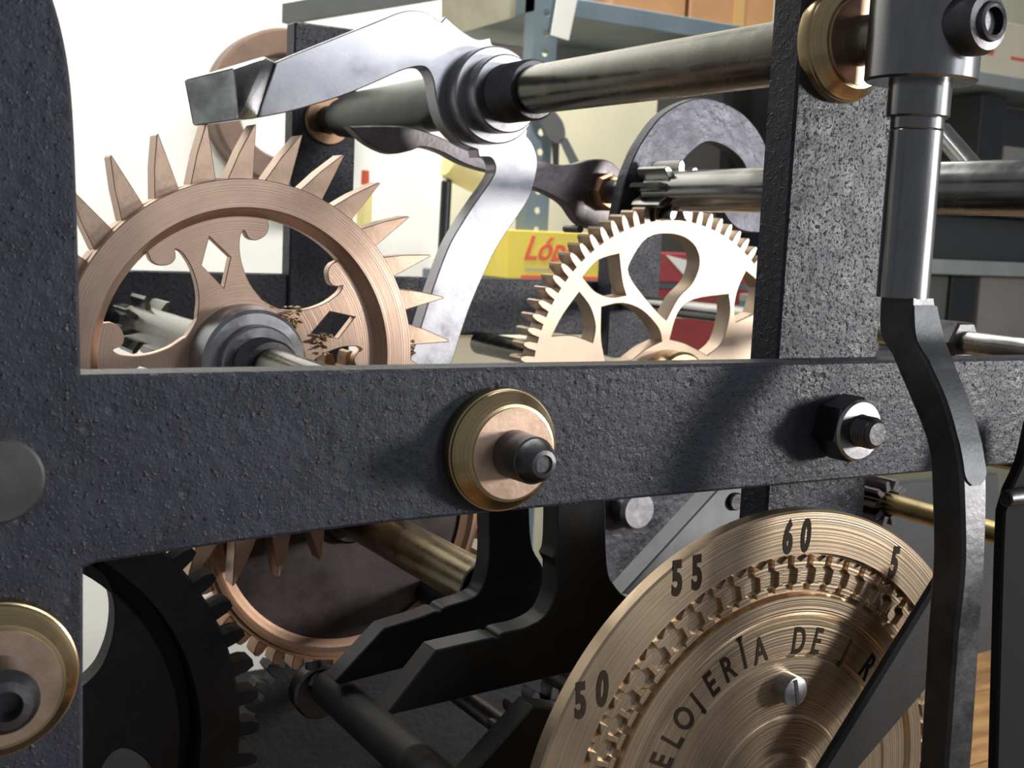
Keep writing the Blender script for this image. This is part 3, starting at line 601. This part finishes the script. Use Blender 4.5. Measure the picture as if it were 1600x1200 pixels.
# ================================================================== background: shelves and stores
SHELF = mat('blue_grey_shelf_steel', (0.17, 0.23, 0.27), 0.1, 0.5, var=0.2, vscale=12)
SHELFG = mat('green_grey_shelf_steel', (0.34, 0.38, 0.37), 0.1, 0.5, var=0.15, vscale=12)
SHELFD = mat('dark_grey_shelf_steel', (0.13, 0.14, 0.14), 0.1, 0.5, var=0.2, vscale=12)
OLIVE = mat('beige_board', (0.40, 0.38, 0.27), 0, 0.7, var=0.3, vscale=8)
CARD = mat('orange_cardboard', (0.56, 0.29, 0.13), 0, 0.8, var=0.15, vscale=10)
TAPE = mat('brown_tape', (0.62, 0.38, 0.14), 0, 0.4)
YELLOW = mat('yellow_card', (0.80, 0.66, 0.10), 0, 0.6, var=0.06, vscale=15)
REDT = mat('red_print', (0.75, 0.12, 0.06), 0, 0.6)
REDB = mat('dark_red_card', (0.36, 0.05, 0.05), 0, 0.6, var=0.15, vscale=15)
WHITE = mat('white_paper', (0.85, 0.85, 0.80), 0, 0.7, var=0.06, vscale=15)
CREAM = mat('cream_card', (0.74, 0.68, 0.52), 0, 0.7, var=0.08, vscale=10)
GREYP = mat('grey_print', (0.45, 0.45, 0.32), 0, 0.7)
BLACKP = mat('black_plastic', (0.018, 0.020, 0.024), 0, 0.45, var=0.2, vscale=20)
GREYBOX = mat('grey_box_card', (0.28, 0.27, 0.25), 0, 0.7, var=0.15, vscale=10)
YEL2 = mat('pale_yellow_plastic', (0.80, 0.70, 0.30), 0, 0.5, var=0.08, vscale=20)
TEAL = mat('teal_tin', (0.05, 0.20, 0.24), 0, 0.4, var=0.2, vscale=30)
BROWNW = mat('dark_varnished_wood', (0.17, 0.105, 0.075), 0, 0.45, var=0.35, vscale=14)
ZF = -1.25
def wbox(name, u0, u1, vtop, vbot, Y, depth, m, parent=None, bev=0.002):
    """upright box parallel to the clock: pixel extents of its front face on the plane Y"""
    a = U(u0, (vtop+vbot)/2, Y); b = U(u1, (vtop+vbot)/2, Y); um = (u0+u1)/2
    return box(name, a.x, b.x, Y, Y+depth, U(um, vbot, Y).z, U(um, vtop, Y).z, m, parent, bev)

# blue shelving unit: perforated posts, two shelves
YS = 1.55
su = thing('shelving_unit', 'blue-grey steel shelving with perforated posts behind the clock', 'shelving', (U(850, 300, YS).x, YS+0.15, ZF))
pa0, pa1 = U(828, 200, YS), U(864, 200, YS)
def perforated(x0, x1, y, parent):
    zz = [ZF, 1.25]; xm = x0+(x1-x0)*0.42
    holes = []; z = -0.35
    while z < 0.75:
        holes.append(circ((xm+0.004, z), 0.0065, 12)); z += 0.036
    me = plate_mesh([[(x0, zz[0]), (x1, zz[0]), (x1, zz[1]), (x0, zz[1])]]+holes, y, 0.003, 0.0005)
    o = link('post', me, SHELF, parent)
    w_ = link('flange', box_mesh(x0, x0+0.003, y+0.003, y+0.036, zz[0], zz[1], 0), SHELF); sub(w_, o)
    return o
perforated(pa0.x, pa1.x, YS, su)
xr = U(1560, 200, YS).x+0.9
perforated(xr, xr+(pa1.x-pa0.x), YS, su)
ztop = U(1050, 22, YS).z
box('shelf', pa0.x, xr+0.03, YS+0.001, YS+0.42, ztop-0.036, ztop, SHELF, su, 0.002)
zsh = U(900, 437, YS).z
box('shelf', pa0.x, xr+0.03, YS+0.001, YS+0.42, zsh-0.036, zsh, SHELF, su, 0.002)
zs0 = U(900, 640, YS).z
box('shelf', pa0.x, xr+0.03, YS+0.001, YS+0.42, zs0-0.036, zs0, SHELF, su, 0.002)
# cardboard boxes on the top shelf
for i, (u0, u1, hh, lab) in enumerate(((955, 1074, 0.16, 'orange cardboard box on the top blue shelf beside the taped box'), (1078, 1212, 0.20, 'orange cardboard box with a yellow tape strip on the top blue shelf'))):
    a = U(u0, 20, YS+0.02); b = U(u1, 20, YS+0.02)
    cb_ = thing('cardboard_box', lab, 'box', ((a.x+b.x)/2, YS+0.17, ztop))
    box('carton', a.x, b.x-0.004, YS+0.02, YS+0.30, ztop, ztop+hh, CARD, cb_, 0.003)
    if i: 
        t = U(1155, 10, YS+0.02); box('tape', t.x-0.014, t.x+0.014, YS+0.018, YS+0.0198, ztop+0.004, ztop+hh, TAPE, cb_, 0)
# hanging paper tag
ta = plate('paper_tag', [(890, -30, 1), (908, -28, 1), (889, 63, 1), (861, 55, 1), (872, -10, 1)], YS-0.012, 0.003, WHITE, None, bevel=0.0004)
tag(ta, 'white paper tag taped to the perforated blue post', 'tag')
# yellow box with red script
yb = thing('yellow_box', 'yellow card box with red script lettering on the shelf', 'box', (U(870, 437, YS-0.005).x, YS+0.05, zsh))
a = U(792, 400, YS-0.03); b = U(985, 400, YS-0.03)
zy1 = U(870, 362, YS-0.03).z; zy0 = zsh+0.0005
box('carton', a.x, b.x, YS-0.03, YS+0.14, zy0, zy1, YELLOW, yb, 0.002)
tm = text_mesh('López', 0.063, 0.0012, shear=0.35, sx=0.92, bold=0.0012); tm.materials.append(REDT)
o = bpy.data.objects.new('lettering', tm); COL.objects.link(o); o.parent = yb
p = U(868, 391, YS-0.0308); o.location = p - yb.location
for (u, v, w_, h_) in ((840, 421, 0.055, 0.005), (885, 422, 0.06, 0.005)):
    p = U(u, v, YS-0.0306); box('printed_line', p.x-w_/2, p.x+w_/2, YS-0.0308, YS-0.0299, p.z-h_/2, p.z+h_/2, GREYP, yb, 0)
p = U(850, 433, YS-0.0306); box('red_stripe', p.x-0.05, p.x+0.20, YS-0.0308, YS-0.0299, p.z-0.004, p.z+0.003, REDT, yb, 0)
# red and white box right of it
rbx = thing('red_box', 'dark red box with a white band seen through the gear openings', 'box', (U(1090, 450, YS-0.03).x, YS+0.05, zsh))
a = U(1000, 450, YS-0.04); b = U(1172, 450, YS-0.04)
zr1 = U(1040, 395, YS-0.04).z; zr0 = zsh+0.0005
box('carton', a.x, b.x, YS-0.04, YS+0.12, zr0-0.0, zr1, REDB, rbx, 0.002)
hull('white_flash', [U(1040, 398, YS-0.0412), U(1095, 412, YS-0.0412), U(1075, 437, YS-0.0412), U(1040, 398, YS-0.0402), U(1095, 412, YS-0.0402), U(1075, 437, YS-0.0402)], WHITE, rbx)
# lower shelf: white and red cartons
rl = thing('red_box', 'red carton with a broad white stripe on the lower shelf behind the gear', 'box', (U(1090, 560, YS-0.02).x, YS+0.05, zs0))
wbox('carton', 1000, 1180, 452, 640, YS-0.02, 0.14, REDB, rl).location += Vector((0, 0, 0))
wbox('white_stripe', 1001, 1179, 477, 497, YS-0.0212, 0.001, WHITE, rl, 0)
tl = thing('teal_tin', 'teal tin between the red carton and the right post', 'tin', (U(1168, 500, 1.2).x, 1.2, U(1168, 560, 1.2).z))
pc = U(1185, 500, 1.2)
me = lathe_mesh([(0, 0), (0.033, 0), (0.034, 0.002), (0.034, 0.10), (0.032, 0.102), (0, 0.102)], 40); me.transform(Matrix.Translation((pc.x, 1.2, U(1185, 560, 1.2).z)) @ Matrix.Rotation(math.pi/2, 4, 'X'))
link('can', me, TEAL, tl)
lid = lathe_mesh([(0, 0.1005), (0.035, 0.1005), (0.035, 0.112), (0, 0.113)], 40); lid.transform(Matrix.Translation((pc.x, 1.2, U(1185, 560, 1.2).z)) @ Matrix.Rotation(math.pi/2, 4, 'X'))
link('lid', lid, GREYBOX, tl)

# dark bins under the top shelf
o = box('storage_bin', U(1128, 200, YS+0.16).x, U(1300, 200, YS+0.16).x, YS+0.16, YS+0.40, zsh, U(1180, 128, YS+0.16).z, BLACKP); tag(o, 'black plastic storage bin under the cardboard boxes', 'bin')
o = wbox('shade_board', 868, 1240, 80, 130, YS+0.30, 0.02, SHELFD); tag(o, 'dark board added for the shade under the top blue shelf', 'board')  # board added as the dark underside of the shelf
o = wbox('packed_sheet', 735, 826, 68, 98, YS+0.25, 0.03, mat('mauve_card', (0.26, 0.22, 0.22), 0, 0.7)); tag(o, 'mauve cardboard sheet edge left of the perforated post', 'cardboard')

# left shelf beams (a second unit turned towards the corner)
A0 = U(440, 36, 1.75); A1 = U(790, -22, 1.35)
def beam(name, p, q, h, th, m, parent=None):
    d = (q-p); n = Vector((-d.y, d.x, 0)).normalized()*th; up = Vector((0, 0, h))
    return hull(name, [p, q, p+n, q+n, p+up, q+up, p+n+up, q+n+up], m, parent)
s2 = thing('wall_shelf', 'dark grey shelf slanting along the wall above the anchor', 'shelf', (A0.x, 1.75, A0.z))
beam('front_edge', A0, A1, 0.034, 0.02, SHELFD, s2)
#beam('board', A0+Vector((0.0, 0.02, 0.01)), A1+Vector((0, 0.02, 0.01)), 0.016, 0.30, OLIVE, s2)
B0 = U(700, 52, 1.50); B1 = U(842, 2, 1.50)
s3 = thing('shelf_brace', 'beige diagonal board under the shelf beside the perforated post', 'board', (B0.x, 1.5, B0.z))
hull('board', [U(690, 60, 1.62), U(845, 15, 1.62), U(845, -60, 1.62), U(690, -20, 1.62), U(690, 60, 1.64), U(845, 15, 1.64), U(845, -60, 1.64), U(690, -20, 1.64)], OLIVE, s3)

# wooden ring hanging on the wall
rc = U(452, 168, 2.42); rq = (2.42+S)/(1.15+S)
lr = lathe('wooden_ring', (rc.x, rc.z), [(0.070*rq, 2.42), (0.098*rq, 2.42), (0.102*rq, 2.43), (0.102*rq, 2.4995), (0.067*rq, 2.4995), (0.067*rq, 2.43)], BROWNW, None, 96, closed=True)
tag(lr, 'dark varnished wooden ring on the wall behind the left pallet', 'ring')

# yellow-headed hammer on the wall
hmr = thing('mallet', 'yellow headed mallet hanging head up beside the anchor arm', 'mallet', U(692, 460, 1.3))
p0 = U(700, 255, 1.30); p1 = U(768, 290, 1.30)
rod('head', p0, p1, 0.024, 0.024, YEL2, hmr, 32, b=0.004)
rod('handle', U(698, 282, 1.30), U(688, 470, 1.30), 0.0085, 0.0085, BLACKP, hmr, 20, b=0.002)
# red capped pen or bottle on the left
pb = thing('glue_bottle', 'small yellow bottle with a red cap behind the wheel teeth', 'bottle', U(566, 345, 1.3))
pz0 = U(566, 430, 1.3); pz1 = U(566, 288, 1.3); pz2 = U(566, 266, 1.3)
def vturn(name, c, prof, m, parent):
    me = lathe_mesh(prof, 28); me.transform(Matrix.Translation((c.x, c.y, 0)) @ Matrix.Rotation(math.pi/2, 4, 'X')); return link(name, me, m, parent)
vturn('body', pz0, [(0, pz0.z), (0.010, pz0.z), (0.0115, pz0.z+0.002), (0.0115, pz1.z-0.01), (0.006, pz1.z), (0, pz1.z)], YEL2, pb)
vturn('cap', pz0, [(0, pz1.z-0.001), (0.0062, pz1.z-0.001), (0.0058, pz2.z), (0, pz2.z)], REDT, pb)
o = wbox('small_tin', 520, 562, 419, 470, 1.30, 0.05, mat('blue_tin', (0.12, 0.20, 0.26), 0, 0.4, var=0.2)); tag(o, 'small blue tin on the ledge behind the wheel teeth', 'tin')
# ledge that carries those things
zl = U(620, 470, 1.30).z
o = box('wall_ledge', U(330, 470, 1.3).x, U(830, 470, 1.3).x, 1.22, 1.5, zl-0.02, zl, CREAM, None); tag(o, 'cream ledge behind the frame with the bottle and tin', 'ledge')
o = wbox('paper_stack', 700, 830, 527, 600, 1.40, 0.12, CREAM); tag(o, 'cream paper stack low behind the anchor arm', 'paper')
# black strap hanging on the post
st = thing('hanging_strap', 'dark leather strap hanging beside the perforated post', 'strap', U(868, 175, YS-0.03))
plate('loop', [(848, 160), (862, 168), (880, 190), (884, 215), (872, 225), (855, 215), (846, 190)], YS-0.03, 0.008, SHELFD, st, bevel=0.002)
hull('tail', [U(873, 218, YS-0.03), U(886, 215, YS-0.03), U(907, 256, YS-0.03), U(893, 262, YS-0.03), U(873, 218, YS-0.026), U(886, 215, YS-0.026), U(907, 256, YS-0.026), U(893, 262, YS-0.026)], SHELFD, st)
hull('tail', [U(862, 222, YS-0.028), U(874, 222, YS-0.028), U(873, 262, YS-0.028), U(864, 262, YS-0.028), U(862, 222, YS-0.024), U(874, 222, YS-0.024), U(873, 262, YS-0.024), U(864, 262, YS-0.024)], BLACKP, st)

# right-hand shelving
YR = 1.25
sr = thing('shelving_unit', 'green-grey shelves right of the crutch with labelled edges', 'shelving', (U(1560, 300, YR).x, YR+0.2, ZF))
xa = U(1385, 200, YR).x; xb = U(1600, 200, YR).x+0.5
def shelf_at(v0, v1, m):
    zA = U(1540, v0, YR).z; zB = U(1540, v1, YR).z
    box('shelf', xa, xb, YR, YR+0.27, zB, zA, m, sr, 0.002); return zA
zA1 = shelf_at(112, 134, SHELFG); zA2 = shelf_at(322, 334, SHELFG); zA3 = shelf_at(408, 431, SHELFG); zA4 = shelf_at(545, 570, SHELFD)
for x in (xa, xb-0.03):
    for y in (YR+0.002, YR+0.238): box('post', x, x+0.03, y, y+0.03, ZF, zA1+0.35, SHELFG, sr)
for (u0, u1) in ((1482, 1510), (1553, 1640)):
    wbox('label_strip', u0, u1, 322, 333, YR-0.0012, 0.001, WHITE, sr, 0)
bxr = thing('printed_box', 'cream box with red print on the upper right shelf', 'box', (U(1570, 100, YR+0.02).x, YR+0.1, zA1))
a = U(1532, 60, YR+0.02); b = U(1720, 60, YR+0.02)
box('carton', a.x, b.x, YR+0.02, YR+0.25, zA1+0.0005, U(1560, 32, YR+0.02).z, CREAM, bxr)
tm = text_mesh('or', 0.022, 0.001, bold=0.0006); tm.materials.append(REDT); o = bpy.data.objects.new('lettering', tm); COL.objects.link(o); o.parent = bxr; o.location = U(1549, 81, YR+0.019)-bxr.location
p = U(1588, 92, YR+0.019); box('printed_line', p.x-0.016, p.x+0.03, YR+0.0185, YR+0.0199, p.z-0.003, p.z+0.003, REDT, bxr, 0)
def onshelf(name, u0, u1, z0, z1, Y, depth, m, label, cat):
    um = U((u0+u1)/2, 300, Y)
    o = box(name, U(u0, 300, Y).x, U(u1, 300, Y).x, Y, Y+depth, z0+0.0004, z1, m, None, 0.002); return tag(o, label, cat)
hA = [zA1-(U(1540, 112, YR).z-U(1540, 134, YR).z), zA2-(U(1540, 322, YR).z-U(1540, 334, YR).z), zA3-(U(1540, 408, YR).z-U(1540, 431, YR).z)]
onshelf('storage_bin', 1478, 1640, zA2, hA[0]-0.012, YR+0.14, 0.08, mat('charcoal_bin', (0.04, 0.045, 0.05), 0, 0.5), 'charcoal bin filling the shelf under the cream printed box', 'bin')
onshelf('black_file', 1522, 1560, zA2, hA[0]-0.008, YR+0.04, 0.09, BLACKP, 'narrow black file standing in front of the charcoal bin', 'file')
onshelf('grey_carton', 1563, 1700, zA2, zA2+(hA[0]-zA2)*0.55, YR+0.04, 0.09, GREYBOX, 'grey carton beside the narrow black file', 'box')
onshelf('storage_bin', 1450, 1700, zA3, hA[1]-0.006, YR+0.08, 0.14, mat('slate_bin', (0.05, 0.055, 0.06), 0, 0.5), 'low slate bin between the two labelled shelf edges', 'bin')
onshelf('black_file', 1500, 1540, zA4, hA[2]-0.002, YR+0.03, 0.1, BLACKP, 'narrow black file on the bottom right shelf', 'file')
onshelf('grey_carton', 1546, 1700, zA4, hA[2]-0.003, YR+0.03, 0.1, GREYBOX, 'grey carton on the bottom right shelf', 'box')
onshelf('grey_carton', 1436, 1496, zA4, hA[2]-0.004, YR+0.04, 0.1, mat('dark_grey_card', (0.12, 0.12, 0.11), 0, 0.7), 'dark grey carton on the bottom right shelf next to the crutch', 'box')
# low on the bench: dark tray added so gaps between the wheels stay black
tr = thing('dark_tray', 'dark tray added on the bench to blacken the gaps under the clock wheels', 'tray', (0.25, 0.5, BZ))
TRAYM = mat('tray_black', (0.015, 0.015, 0.016), 0, 0.95, spec=0.05)
box('tray_floor', -0.08, 0.62, 0.06, 0.59, BZ, BZ+0.002, TRAYM, tr, 0)
for (x0, x1, y0, y1) in ((-0.08, -0.076, 0.06, 0.59), (0.616, 0.62, 0.06, 0.59), (-0.076, 0.616, 0.06, 0.064), (-0.076, 0.616, 0.586, 0.59)):
    box('rim', x0, x1, y0, y1, BZ+0.002, BZ+0.014, TRAYM, tr, 0)
o = box('dark_sheet', -0.08, 0.66, 0.66, 1.015, BZ, BZ+0.004, TRAYM, None, 0.001); tag(o, 'black sheet added on the bench to darken the view behind the clock', 'mat')  # dark sheet added to cover the brighter bench wood
